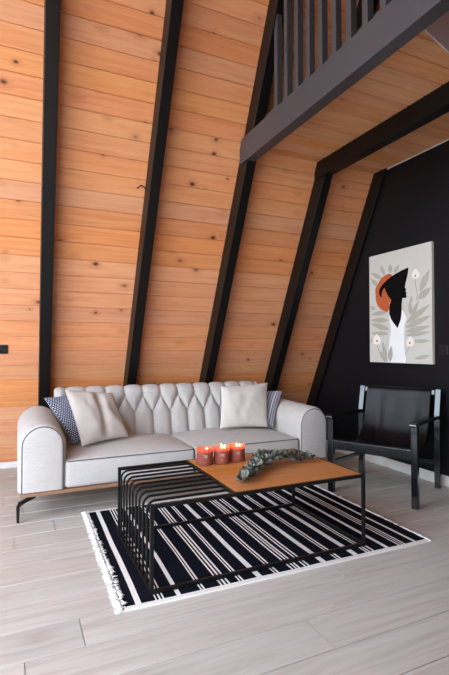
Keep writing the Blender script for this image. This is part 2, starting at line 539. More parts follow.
IW = (SX1 - SX0 - 2 * .285) / 2          # width of one seat cushion
for sx in (-1, 1):
    bm = B(); puffy(bm, IW + .008, .70, .186, .026, .045, front=.012)
    c = obj('seat_cushion', bm, M['sofa'], sofa, smooth=True); c.location = (sx * (IW / 2 + .006), .345, .1775)
    bm = B()
    w, d, r = IW + .008, .70, .026
    y0 = -d / 2 + .006
    pts = []
    for i in range(25):
        x = -w / 2 + .012 + (w - .024) * i / 24
        u = x / (w / 2)
        pts.append((x, y0 - .002 - .006 * (1 - u ** 4), .1795 + .002 * (1 - abs(u) ** 3)))
    tube(bm, pts, .0038, 6)
    obj('piping', bm, M['piping'], c, smooth=True)

# tufted back: a dense front sheet pulled in along the pleats, with a scalloped crest
TS = .1605
UP0, LO0 = 1.02 - SXC, .94 - SXC
ZU, ZL = .702, .556
def seg_d(px, pz, a, b):
    ax, az = a; bx, bz = b; dx, dz = bx - ax, bz - az
    t = max(0, min(1, ((px - ax) * dx + (pz - az) * dz) / (dx * dx + dz * dz)))
    return math.hypot(px - ax - t * dx, pz - az - t * dz)
def pleat(x, z):
    """distance to the nearest pleat line and nearest button"""
    k = round((x - UP0) / TS); best = 9; bb = 9
    for i in (k - 1, k, k + 1):
        u = (UP0 + i * TS, ZU); l0 = (LO0 + i * TS, ZL); l1 = (LO0 + (i + 1) * TS, ZL)
        best = min(best, seg_d(x, z, u, l0), seg_d(x, z, u, l1), seg_d(x, z, u, (u[0], .86)), seg_d(x, z, l0, (l0[0], .34)), seg_d(x, z, l1, (l1[0], .34)))
        bb = min(bb, math.hypot(x - u[0], z - u[1]), math.hypot(x - l0[0], z - l0[1]), math.hypot(x - l1[0], z - l1[1]))
    return best, bb
BWD = .945
def back_point(x, s):
    """s runs from the seat up the front face, over the crest and down behind"""
    zc = .775                                   # crest centre line
    lean = .10
    rad = .055
    Lf = zc - rad - .30; La = PI * rad; Lb = Lf
    if s < Lf:
        z = .30 + s; y = .655 + lean * (z - .40) / .4; ny, nz = -1, .22
    elif s < Lf + La:
        a = (s - Lf) / rad
        z0 = zc - rad; yc = .655 + lean * (z0 - .40) / .4 + rad
        z = z0 + rad * math.sin(a); y = yc - rad * math.cos(a); ny, nz = -math.cos(a), math.sin(a)
    else:
        z0 = zc - rad; z = z0 - (s - Lf - La); y = .655 + lean * (z0 - .40) / .4 + 2 * rad; ny, nz = 1, 0
    l = math.hypot(ny, nz)
    return Vector((x, y, z)), Vector((0, ny / l, nz / l)), Lf, La
_, _, Lf, La = back_point(0, 0)
bm = B(); NX = 460; ss = []
s = 0
while s < Lf + La + .05: ss.append(s); s += .0055
ss += [Lf + La + .2, Lf + La + .36]
rows = []
for s in ss:
    row = []
    for i in range(NX + 1):
        x = -BWD + 2 * BWD * i / NX
        p, nrm, _, _ = back_point(x, s)
        zf = .30 + s                             # unrolled height
        d, bd = pleat(x, zf if s < Lf + La * .75 else Lf + .30 + La * .75)
        puff = .036 * (1 - (1 - min(1, d / .078)) ** 3.0) - .02 * math.exp(-(bd / .014) ** 2)
        k = 1.0 if s < Lf - .02 else max(0, 1 - .5 * min(1, (s - Lf + .02) / (La * .45)) - max(0, s - Lf - La * .6) / (La * .9))
        e = min(1, (BWD - abs(x)) / .04)
        fade = min(1, s / .06)
        p = p + nrm * (puff * k * fade * e ** .5)
        # fine gathers radiating from the buttons
        row.append(bm.verts.new(p))
    rows.append(row)
for a, b in zip(rows, rows[1:]):
    for i in range(NX): bm.faces.new((a[i], a[i + 1], b[i + 1], b[i]))
bm.faces.new([rows[j][0] for j in range(len(rows))]); bm.faces.new([rows[j][-1] for j in range(len(rows))][::-1])
bm.faces.new(rows[0][::-1]); 
bm.faces.new(rows[-1])
bmesh.ops.recalc_face_normals(bm, faces=bm.faces[:])
back = obj('backrest', bm, M['sofa'], sofa, smooth=True)
bb0 = B(); lathe(bb0, [(0, .006), (.006, .0052), (.0105, .002), (.011, -.003), (0, -.004)], 14)
btn = None
for z0, x0 in ((ZU, UP0), (ZL, LO0)):
    for k in range(-12, 13):
        x = x0 + k * TS
        if abs(x) > BWD - .04: continue
        p, nrm, _, _ = back_point(x, z0 - .30)
        if btn is None: btn = obj('button', bb0, M['sofa'], back, smooth=True); b = btn
        else: b = btn.copy(); COL.objects.link(b)
        b.location = p - nrm * .013; b.rotation_euler = nrm.to_track_quat('Z', 'Y').to_euler()

# ------------------------------------------------------------------ cushions
def pillow_mat(kind):
    t = NT('pillow_' + kind); uv = t.n('ShaderNodeTexCoord').outputs['UV']
    sep = t.n('ShaderNodeSeparateXYZ'); t.l(uv, sep.inputs[0]); U, Vv = sep.outputs[0], sep.outputs[1]
    v = t.coord(); n = t.noise(v, 260, 2); n2 = t.noise(v, 7, 3)
    if kind == 'navy':
        a = t.math('SINE', t.math('MULTIPLY', U, 2 * PI * 20)); 
        row = t.math('MULTIPLY', Vv, 30.0)
        par = t.math('MULTIPLY', t.math('FLOOR', row), PI)
        dash = t.math('GREATER_THAN', t.math('SINE', t.math('ADD', t.math('MULTIPLY', U, 2 * PI * 22), par)), -.25)
        line = t.math('LESS_THAN', t.math('ABSOLUTE', t.math('SUBTRACT', t.math('FRACT', row), .5)), .23)
        f = t.math('MULTIPLY', dash, line)
        c = t.mix(f, rgb(46, 54, 80), rgb(196, 198, 206))
    elif kind == 'stripe':
        f = t.math('GREATER_THAN', t.math('SINE', t.math('MULTIPLY', U, 2 * PI * 15)), .35)
        f2 = t.math('GREATER_THAN', t.math('SINE', t.math('MULTIPLY', U, 2 * PI * 5)), .9)
        c = t.mix(f, rgb(146, 146, 156), rgb(92, 94, 108)); c = t.mix(f2, c, rgb(190, 188, 190))
    elif kind == 'white':
        c = t.ramp(t.math('MULTIPLY_ADD', n2, .6, t.math('MULTIPLY', n, .4)), [(.3, rgb(198, 193, 186)), (.7, rgb(216, 212, 206))])
    else:
        c = t.ramp(t.math('MULTIPLY_ADD', n2, .6, t.math('MULTIPLY', n, .4)), [(.3, rgb(176, 168, 160)), (.7, rgb(196, 188, 181))])
    t.l(c, t.b.inputs['Base Color']); t.set(Roughness=.9); t.b.inputs['Specular IOR Level'].default_value = .15
    t.bump(n, .25, .002)
    return t.m

def pillow(name, corners, thick, kind, seed, fold=0.0, N=44):
    """corners TL, TR, BR, BL in the room; a filled cushion is grown about that sheet"""
    TL, TRr, BRr, BL = [Vector(c) for c in corners]
    cen = (TL + TRr + BRr + BL) / 4
    ex = ((TRr - TL) + (BRr - BL)).normalized(); ez = ((TL - BL) + (TRr - BRr)); ez = (ez - ex * ez.dot(ex)).normalized()
    nrm = ex.cross(ez).normalized()             # towards the camera side (-y)
    rot = Matrix((ex, ez, nrm)).transposed()
    inv = rot.inverted()
    L = [inv @ (c - cen) for c in (TL, TRr, BRr, BL)]
    from mathutils import noise as nz
    bm = B(); uvl = bm.loops.layers.uv.new('UVMap')
    def P(u, v, side):
        a = (1 - u) / 2; b = (1 + v) / 2
        # outline pulled in between the corners
        pin = .055
        uu = u * (1 - pin * (1 - v * v)); vv = v * (1 - pin * (1 - u * u))
        a = (1 - uu) / 2; b = (1 + vv) / 2
        p = (L[0] * a + L[1] * (1 - a)) * b + (L[3] * a + L[2] * (1 - a)) * (1 - b)
        th = thick * (max(0, (1 - u * u) * (1 - v * v))) ** .42
        w = nz.noise(Vector((u * 1.6 + seed, v * 1.6, side))) * .25 + nz.noise(Vector((u * 4 + seed, v * 2.5, side * 2))) * .10
        cr = 0
        if side > 0 and fold:
            cr = fold * math.exp(-((u - .12 - .12 * v) / .16) ** 2) * (1 - v * v) ** .3 * (1 if True else 0)
        return p + Vector((0, 0, side * th * (1 + w) - cr * th))
    G = {}
    for side in (1, -1):
        for i in range(N + 1):
            for j in range(N + 1):
                u = math.sin(PI / 2 * (-1 + 2 * i / N)); v = math.sin(PI / 2 * (-1 + 2 * j / N))
                edge = i in (0, N) or j in (0, N)
                if side == -1 and edge: G[(side, i, j)] = G[(1, i, j)]
                else: G[(side, i, j)] = (bm.verts.new(P(u, v, side)), (u * .5 + .5, v * .5 + .5))
    for side in (1, -1):
        for i in range(N):
            for j in range(N):
                q = [G[(side, i, j)], G[(side, i + 1, j)], G[(side, i + 1, j + 1)], G[(side, i, j + 1)]]
                if side < 0: q = q[::-1]
                f = bm.faces.new([a[0] for a in q])
                for l, a in zip(f.loops, q): l[uvl].uv = a[1]
    o = obj(name, bm, pillow_mat(kind), smooth=True)
    o.matrix_world = Matrix.Translation(cen) @ rot.to_4x4()
    return o
p = pillow('cushion', [(.198, 3.83, .728), (.56, 3.90, .748), (.735, 3.76, .437), (.388, 3.53, .418)], .055, 'navy', 1.3)
tag(p, 'navy patterned cushion leaning on the left sofa arm', 'cushion')
p = pillow('cushion', [(.344, 3.712, .799), (.714, 3.762, .752), (.811, 3.582, .424), (.434, 3.402, .416)], .07, 'cream', 5.1, fold=.45)
tag(p, 'cream creased cushion in front of the navy patterned cushion', 'cushion')
p = pillow('cushion', [(1.655, 3.71, .777), (2.13, 3.71, .795), (2.03, 3.535, .418), (1.578, 3.56, .432)], .066, 'white', 9.7)
tag(p, 'plain off-white square cushion on the right seat of the sofa', 'cushion')
p = pillow('cushion', [(1.97, 3.86, .728), (2.262, 3.66, .717), (2.090, 3.54, .416), (1.83, 3.76, .414)], .04, 'stripe', 3.1)
tag(p, 'small grey striped cushion wedged against the right sofa arm', 'cushion')

# ------------------------------------------------------------------ rug
STR = [(.084,.11),(.174,.180),(.190,.198),(.207,.214),(.272,.293),(.386,.393),(.400,.409),(.486,.494),(.505,.515),(.525,.535),(.580,.587),(.595,.604),(.673,.702),(.770,.777),(.787,.797),(.871,.880),(.893,.902),(.911,.921),(.948,.957),(.969,.979),(1.052,1.082),(1.149,1.157),(1.168,1.179),(1.259,1.290),(1.345,1.353),(1.363,1.373),(1.390,1.401),(1.481,1.504),(1.574,1.583),(1.597,1.604),(1.616,1.625),(1.688,1.707)]
RL, RWd = 1.787, 1.275
M['rug_dark'] = cloth('rug_black_wool', rgb(19, 21, 28), rgb(29, 31, 40), weave=500, sheen=.0)
M['rug_white'] = cloth('rug_white_wool', rgb(222, 219, 215), rgb(238, 236, 232), weave=500)
rug = empty('rug', (.396, 1.959, 0), R(-.95))
tag(rug, 'black and white striped flat-woven rug with fringed ends under the coffee table', 'rug')
bm = B(); us = [0.008, .03]; mi = [1]
for a, b in STR: us += [a, b]; mi += [0, 1]
us += [RL]; mi += [0]
vs = [0.0, .026] + [.026 + (RWd - .052) * i / 40 for i in range(1, 40)] + [RWd - .026, RWd]
hgt = .0075
from mathutils import noise as nz
def wv(u, v): return hgt + .0015 * nz.noise(Vector((u * 5, v * 5, 0)))
def wob(u, v): return .005 * nz.noise(Vector((u * 2.0, v * 2.5, 4)))
g = [[bm.verts.new((u + wob(u, v), v + (.006 * nz.noise(Vector((u * 3, 0, 1))) if j < 2 else 0), wv(u, v))) for j, v in enumerate(vs)] for u in us]
gb = [[bm.verts.new((x.co.x, x.co.y, 0.0005)) for x in r] for r in g]
for i in range(len(us) - 1):
    for j in range(len(vs) - 1):
        m_ = 1 if j in (0, len(vs) - 2) else mi[i]
        f = bm.faces.new((g[i][j], g[i + 1][j], g[i + 1][j + 1], g[i][j + 1])); f.material_index = m_
        f = bm.faces.new((gb[i][j], gb[i][j + 1], gb[i + 1][j + 1], gb[i + 1][j])); f.material_index = m_
for i in range(len(us) - 1):
    for j in (0, len(vs) - 1):
        f = bm.faces.new((g[i][j], gb[i][j], gb[i + 1][j], g[i + 1][j])); f.material_index = 1
for j in range(len(vs) - 1):
    for i in (0, len(us) - 1):
        f = bm.faces.new((g[i][j], g[i][j + 1], gb[i][j + 1], gb[i][j])); f.material_index = 0
bmesh.ops.recalc_face_normals(bm, faces=bm.faces[:])
obj('woven_field', bm, [M['rug_dark'], M['rug_white']], rug)
def v0f(v): return max(0, 1.2 - v)
for side, base, n in ((-1, .030, 800), (1, RL - .006, 420)):
    bm = B()
    for k in range(n):
        v = rnd.uniform(-.004, RWd + .004)
        dense = side < 0
        ln = rnd.uniform(.024, .042) if dense else rnd.uniform(.016, .031)
        a = rnd.gauss(0, .3)
        if dense and rnd.random() < .4:            # tufts lying back over the dark field
            ln = rnd.uniform(.004, .03) * (.5 + .9 * abs(nz.noise(Vector((v * 9, 0, 2))))) * (.5 + v0f(v)); sd = -side
        else: sd = side
        z0 = rnd.uniform(.004, .0105); p0 = Vector((base, v, z0))
        p1 = p0 + Vector((sd * ln * .5 * math.cos(a), ln * .5 * math.sin(a), rnd.uniform(.001, .005)))
        a2 = a + rnd.gauss(0, .5)
        p2 = p1 + Vector((sd * ln * .5 * math.cos(a2), ln * .5 * math.sin(a2), -.002)); p2.z = max(.0015 if sd == side else .0095, p2.z - (.006 if sd == side else 0))
        tube(bm, [p0, p1, p2], [.0027, .0024, .0016], 4)
    tag(obj('fringe', bm, M['rug_white'], rug, smooth=True), kind='stuff')

# ------------------------------------------------------------------ coffee table
TX0, TX1, TY0, TY1, TZ = .557, 1.793, 2.025, 2.755, .412
RZ = .0095                              # the frame stands on the rug
ct = empty('coffee_table', ((TX0 + TX1) / 2, (TY0 + TY1) / 2, RZ))
tag(ct, 'black steel coffee table with slatted left half and oak top on right', 'coffee table')
cx, cy = (TX0 + TX1) / 2, (TY0 + TY1) / 2
b_ = .017
X0, X1, Y0, Y1 = TX0 - cx, TX1 - cx, TY0 - cy, TY1 - cy; Zt = TZ - RZ - .004; WX = .995 - cx
bm = B()
for x in (X0, X1 - b_):
    for y in (Y0, Y1 - b_):
        box(bm, x, x + b_, y, y + b_, 0, Zt, .0012)
for y in (Y0, Y1 - b_):
    box(bm, X0 + b_, X1 - b_, y, y + b_, Zt - b_, Zt, .0012)
    box(bm, X0 + b_, X1 - b_, y, y + b_, 0, b_, .0012)
for x in (X0, X1 - b_):
    box(bm, x, x + b_, Y0 + b_, Y1 - b_, 0, b_, .0012)
box(bm, X1 - b_, X1, Y0 + b_, Y1 - b_, Zt - b_, Zt, .0012)
box(bm, WX - b_, WX, Y0 + b_, Y1 - b_, Zt - b_, Zt, .0012)
obj('frame', bm, M['steel'], ct)
NS = 9
for k in range(NS):
    y = Y0 + b_ / 2 + (Y1 - Y0 - b_) * (k + 1) / (NS + 1)
    w = .0052; th = .010; r = .045
    path = [(WX - b_, Zt)] + [(X0 + r - r * math.sin(a), Zt - r + r * math.cos(a)) for a in [PI / 2 * i / 8 for i in range(9)]] + [(X0, b_ * .5)]
    inner = [(WX - b_, Zt - th)] + [(X0 + r - (r - th) * math.sin(a), Zt - r + (r - th) * math.cos(a)) for a in [PI / 2 * i / 8 for i in range(9)]] + [(X0 + th, b_ * .5)]
    bm = B(); prism(bm, path + inner[::-1], 'y', y - w, y + w, bevel=.0012)
    obj('slat', bm, M['steel'], ct, auto=35)
# oak panel, planks side by side in one panel
bm = B(); lay = bm.loops.layers.float_color.new('rnd')
nb = 5; yy0, yy1 = Y0 + b_ + .0005, Y1 - b_ - .0005
for i in range(nb):
    n0 = len(bm.faces)
    a = yy0 + (yy1 - yy0) * i / nb; b = yy0 + (yy1 - yy0) * (i + 1) / nb
    box(bm, WX + .0005, X1 - b_ - .0005, a, b, Zt - .012, Zt + .0015, .0006, seg=1)
    bm.faces.ensure_lookup_table(); c = (rnd.random(), rnd.random(), rnd.random(), 1)
    for f in bm.faces[n0:]:
        for l in f.loops: l[lay] = c
obj('tabletop', bm, M['oak_top'], ct)
TOPZ = RZ + Zt + .0015

def spline(P, n):
    P = [Vector(p) for p in P]; P = [2 * P[0] - P[1]] + P + [2 * P[-1] - P[-2]]; out = []
    for i in range(1, len(P) - 2):
        for k in range(n):
            t = k / n; a, b, c, d = P[i - 1:i + 3]
            out.append(.5 * ((2 * b) + (c - a) * t + (2 * a - 5 * b + 4 * c - d) * t * t + (3 * b - a - 3 * c + d) * t ** 3))
    out.append(P[-2]); return out

# ------------------------------------------------------------------ candles
t = NT('terracotta_glass')
t.set(Base_Color=rgb(166, 104, 92), Roughness=.22)
tr = t.n('ShaderNodeBsdfTranslucent'); tr.inputs[0].default_value = rgb(230, 158, 138)
mx = t.n('ShaderNodeMixShader'); mx.inputs[0].default_value = .55
t.l(t.b.outputs[0], mx.inputs[1]); t.l(tr.outputs[0], mx.inputs[2]); t.l(mx.outputs[0], t.out.inputs[0]); M['jar'] = t.m
t = NT('candle_wax'); t.set(Base_Color=rgb(216, 156, 140), Roughness=.4); t.b.inputs['Subsurface Weight'].default_value = .4; t.b.inputs['Subsurface Radius'].default_value = (.02, .01, .006); M['wax'] = t.m
t = NT('flame'); em = t.n('ShaderNodeEmission'); em.inputs[0].default_value = (1, .55, .2, 1); em.inputs[1].default_value = 14; t.l(em.outputs[0], t.out.inputs[0]); M['flame'] = t.m
M['print'] = plain('white_label_ink', rgb(240, 226, 216), .6)
M['wick'] = plain('charred_wick', rgb(30, 22, 18), .9)
def squiggle(w, h, n, seed):
    r = random.Random(seed); return [(-w / 2 + w * i / n + r.uniform(-.2, .2) * w / n, (1 if i % 2 else -1) * h * r.uniform(.3, 1) / 2) for i in range(n + 1)]
for i, (x, y, fl, lab) in enumerate(((1.053, 2.600, .8, 'lit terracotta jar candle, leftmost of the three, beside the slatted half'), (1.163, 2.592, 1.35, 'lit terracotta jar candle with the tallest flame, between two others'), (1.272, 2.602, 1.0, 'lit terracotta jar candle, rightmost of three, nearest the eucalyptus'))):
    c = empty('candle', (x, y, TOPZ)); tag(c, lab, 'candle', 'jar candles on the coffee table')
    rj, hj = .0505, .100
    bm = B(); lathe(bm, [(0, 0), (rj - .006, 0), (rj - .001, .003), (rj, .008), (rj, hj - .001), (rj - .0015, hj), (rj - .003, hj - .001), (rj - .003, .01), (0, .008)], 48)
    obj('jar', bm, M['jar'], c, auto=40)
    bm = B(); lathe(bm, [(0, .0085), (rj - .0035, .0105), (rj - .0035, .081), (rj - .012, .0795), (0, .0785)], 40); obj('wax', bm, M['wax'], c, auto=40)
    for fx in ((0, .006), (.016, -.006)) if i else ((.014, .0),):
        bm = B(); tube(bm, [(0, 0, .079), (.0005, 0, .084), (.0015, 0, .088)], .0011, 6); w = obj('wick', bm, M['wick'], c, smooth=True); w.location = (fx[0], fx[1], 0)
        bm = B(); k = fl if fx[0] == 0 else fl * .85
        lathe(bm, [(0, .086), (.003, .0885), (.0042, .092), (.0037, .097), (.002, .086 + .017 * k), (0, .086 + .024 * k)], 14); f = obj('flame', bm, M['flame'], w, smooth=True)
        li = bpy.data.lights.new('candle_light', 'POINT'); li.energy = .15; li.color = (1, .6, .32); li.shadow_soft_size = .006
        lo = bpy.data.objects.new('candle_light', li); COL.objects.link(lo); lo.location = (x + fx[0], y + fx[1], TOPZ + .108)
    va = math.atan2(0 - y, 0 - x) + .10
    for (z, w, h, n, sd) in ((.062, .030, .006, 14, i), (.053, .024, .005, 12, i + 5), (.026, .008, .005, 4, i + 9)):
        bm = B()
        pts = [((rj + .0002) * math.cos(va + u / rj), (rj + .0002) * math.sin(va + u / rj), z + v - .12 * u) for u, v in squiggle(w, h, n, sd)]
        tube(bm, spline(pts, 4), .0006, 4)
        obj('label_print', bm, M['print'], c)

# ------------------------------------------------------------------ eucalyptus
t = NT('eucalyptus_leaf'); v = t.coord(); at = t.n('ShaderNodeAttribute', attribute_name='rnd')
c = t.ramp(at.outputs['Fac'], [(0, rgb(76, 84, 76)), (.5, rgb(122, 128, 118)), (1, rgb(178, 182, 172))])
t.l(c, t.b.inputs['Base Color']); t.set(Roughness=.55); M['leaf'] = t.m
M['stem'] = plain('eucalyptus_stem', rgb(96, 70, 52), .7)
eu = empty('eucalyptus_branch', (1.35, 2.35, TOPZ)); tag(eu, 'grey-green eucalyptus branch lying across the oak tabletop', 'branch')
E0 = Vector((1.35, 2.35, TOPZ))
Z_ = TOPZ + .012
stems = [spline([(1.075, 2.135, Z_), (1.17, 2.235, Z_ + .012), (1.31, 2.345, Z_ + .022), (1.45, 2.42, Z_ + .02), (1.56, 2.43, Z_ + .014), (1.635, 2.40, Z_ + .01), (1.675, 2.345, Z_ + .01)], 10),
         spline([(1.20, 2.26, Z_), (1.32, 2.42, Z_ + .02), (1.42, 2.54, Z_ + .016), (1.50, 2.60, Z_ + .008)], 10),
         spline([(1.25, 2.30, Z_ + .01), (1.38, 2.36, Z_ + .04), (1.52, 2.40, Z_ + .035)], 10)]
bs = B(); bl = B(); lay = bl.loops.layers.float_color.new('rnd')
def leaf(p, d, up, ln, wd, val):
    d = d.normalized(); s = d.cross(up).normalized(); u = s.cross(d).normalized()
    prof = [(0, .0), (.18, .62), (.42, 1.0), (.68, .9), (.88, .5), (1.0, .0)]
    mid = [bl.verts.new(p + d * (ln * a) - u * (.10 * ln * math.sin(PI * a))) for a, _ in prof]
    for sg in (1, -1):
        sd = [mid[0]] + [bl.verts.new(p + d * (ln * a) + s * (sg * wd * b / 2) + u * (.16 * wd * b)) for a, b in prof[1:-1]] + [mid[-1]]
        for i in range(5):
            q = [mid[i], mid[i + 1], sd[i + 1], sd[i]]; q2 = []
            for w in q:
                if w not in q2: q2.append(w)
            if len(q2) < 3: continue
            if sg < 0: q2 = q2[::-1]
            f = bl.faces.new(q2)
            for l in f.loops: l[lay] = (val, val, val, 1)
lr = random.Random(11)
for si, S in enumerate(stems):
    tube(bs, [p - E0 for p in S], [.0042 - .0028 * i / len(S) for i in range(len(S))], 6)
    i = 1.0
    while i < len(S) - 1:
        p = S[int(i)]; d = (S[min(len(S) - 1, int(i) + 1)] - S[int(i) - 1]).normalized()
        ph = lr.uniform(0, 6.28)
        tt = i / len(S)
        for k in range(lr.choice((2, 3, 3))):
            a = ph + k * 2.2 + lr.uniform(-.4, .4)
            side = d.orthogonal().normalized(); side = Quaternion(d, a) @ side
            if side.z < -.2: side.z *= -.5
            ld = (side * lr.uniform(.7, 1) + d * lr.uniform(.1, .7))
            ln = lr.uniform(.028, .05) * (1.0 if tt < .75 else .72) * (1.08 if si == 0 else .9)
            pos = p - E0 + side.normalized() * lr.uniform(.004, .02)
            if pos.z + ld.normalized().z * ln < .002: ld.z = abs(ld.z) + .1
            leaf(pos, ld, Vector((lr.uniform(-.5, .5), lr.uniform(-.5, .5), 1)), ln, ln * lr.uniform(.66, .9), lr.random())
        i += .82 if si == 0 else 1.0
bmesh.ops.solidify(bl, geom=bl.faces[:], thickness=.0006)
obj('stem', bs, M['stem'], eu, smooth=True); obj('foliage', bl, M['leaf'], eu)

# ------------------------------------------------------------------ armchair
AX = math.atan2(-.8917, .4538)
FRp = Vector((2.535, 2.362, 0)); ex = Vector((.4538, -.8917, 0)); ey = Vector((.8702, .4926, 0))
ac = empty('armchair', FRp - ex * .314, AX)
tag(ac, 'black wooden armchair with black leather sling seat below the painting', 'armchair')
HW = .314; DP = .609; L2 = .0225
def leg_f(sx):
    bm = B(); box(bm, sx * HW - L2, sx * HW + L2, -L2, L2, 0, .572, .004); return bm
def leg_b(sx):
    bm = B(); a = [(DP - L2, 0), (DP + L2, 0), (DP + L2, .57), (DP + L2 + .05, .775), (DP - L2 + .055, .785), (DP - L2, .575)]
    prism(bm, a, 'x', sx * HW - L2, sx * HW + L2, bevel=.004); return bm
for sx in (-1, 1):
    obj('leg', leg_f(sx), M['chair_wood'], ac); obj('leg', leg_b(sx), M['chair_wood'], ac)
    bm = B(); prism(bm, [(-.045, .566), (-.05, .578), (-.045, .592), (-.03, .598), (.3, .592), (DP - L2 + .004, .578), (DP - L2 + .004, .552), (.3, .564), (-.03, .572)], 'x', sx * HW - .027, sx * HW + .027, bevel=.005)
    a = obj('armrest', bm, M['chair_wood'], ac)
    bm = B(); lathe(bm, [(0, .004), (.005, .003), (.007, 0), (0, -.001)], 14); s = obj('stud', bm, plain('brass_stud', rgb(150, 110, 60), .3, 1.0), a); s.location = (sx * HW + (.027 if sx > 0 else -.027), -.01, .583); s.rotation_euler = (0, sx * PI / 2, 0)
bm = B(); box(bm, -HW + L2, HW - L2, -.018, .018, .335, .405, .004); obj('front_rail', bm, M['chair_wood'], ac)
bm = B(); box(bm, -HW + L2, HW - L2, DP - .014, DP + .014, .185, .225, .004); obj('back_stretcher', bm, M['chair_wood'], ac)
bm = B(); prism(bm, [(L2, .205), (DP - L2, .178), (DP - L2, .21), (L2, .237)], 'x', -HW - .012, -HW + .012, bevel=.003); obj('side_stretcher', bm, M['chair_wood'], ac)
bm = B(); box(bm, -HW + L2, HW - L2, -.019, .019, -.022, .022, .005); o = obj('top_rail', bm, M['chair_wood'], ac); o.location = (0, DP + .044, .752); o.rotation_euler = (R(-14), 0, 0)
# leather sling: over the top rail, down the back, sagging seat, over the front rail
prof = spline([(0, DP + .085, .70), (0, DP + .082, .765), (0, DP + .050, .786), (0, DP + .012, .772), (0, DP - .012, .70), (0, DP - .055, .56), (0, DP - .12, .43), (0, DP - .22, .36), (0, DP - .36, .345), (0, .12, .375), (0, .035, .408), (0, .0, .4135), (0, -.021, .408)], 8)
WL = .262
bm = B(); NXl = 22; th = .0045; top = []; bot = []
for i, p in enumerate(prof):
    a = prof[max(0, i - 1)]; b = prof[min(len(prof) - 1, i + 1)]; d = (b - a).normalized(); n = Vector((0, -d.z, d.y))
    n = -n if n.dot(Vector((0, -1, 1))) < 0 and 20 < i else n
    ra, rb = [], []
    for k in range(NXl + 1):
        u = -1 + 2 * k / NXl; tt = i / (len(prof) - 1)
        sag = .018 * (1 - u * u) * math.sin(PI * min(1, max(0, (tt - .2) / .75))) ** 1
        wr = .006 * nz.noise(Vector((u * 2.2, tt * 6, 3))) * math.sin(PI * tt)
        wr -= .010 * math.exp(-((abs(u) - .55) / .12) ** 2) * math.exp(-((tt - .48) / .12) ** 2)
        off = Vector((0, .6, -.8)) * sag
        q = Vector((u * WL, p.y, p.z)) + off + Vector((0, -.7, .7)) * wr
        ra.append(bm.verts.new(q)); rb.append((q, d))
    top.append(ra); bot.append(rb)
for a, b in zip(top, top[1:]):
    for k in range(NXl): bm.faces.new((a[k], a[k + 1], b[k + 1], b[k]))
bmesh.ops.recalc_face_normals(bm, faces=bm.faces[:])
bmesh.ops.solidify(bm, geom=bm.faces[:], thickness=th)
obj('leather_sling', bm, M['leather'], ac, auto=50)

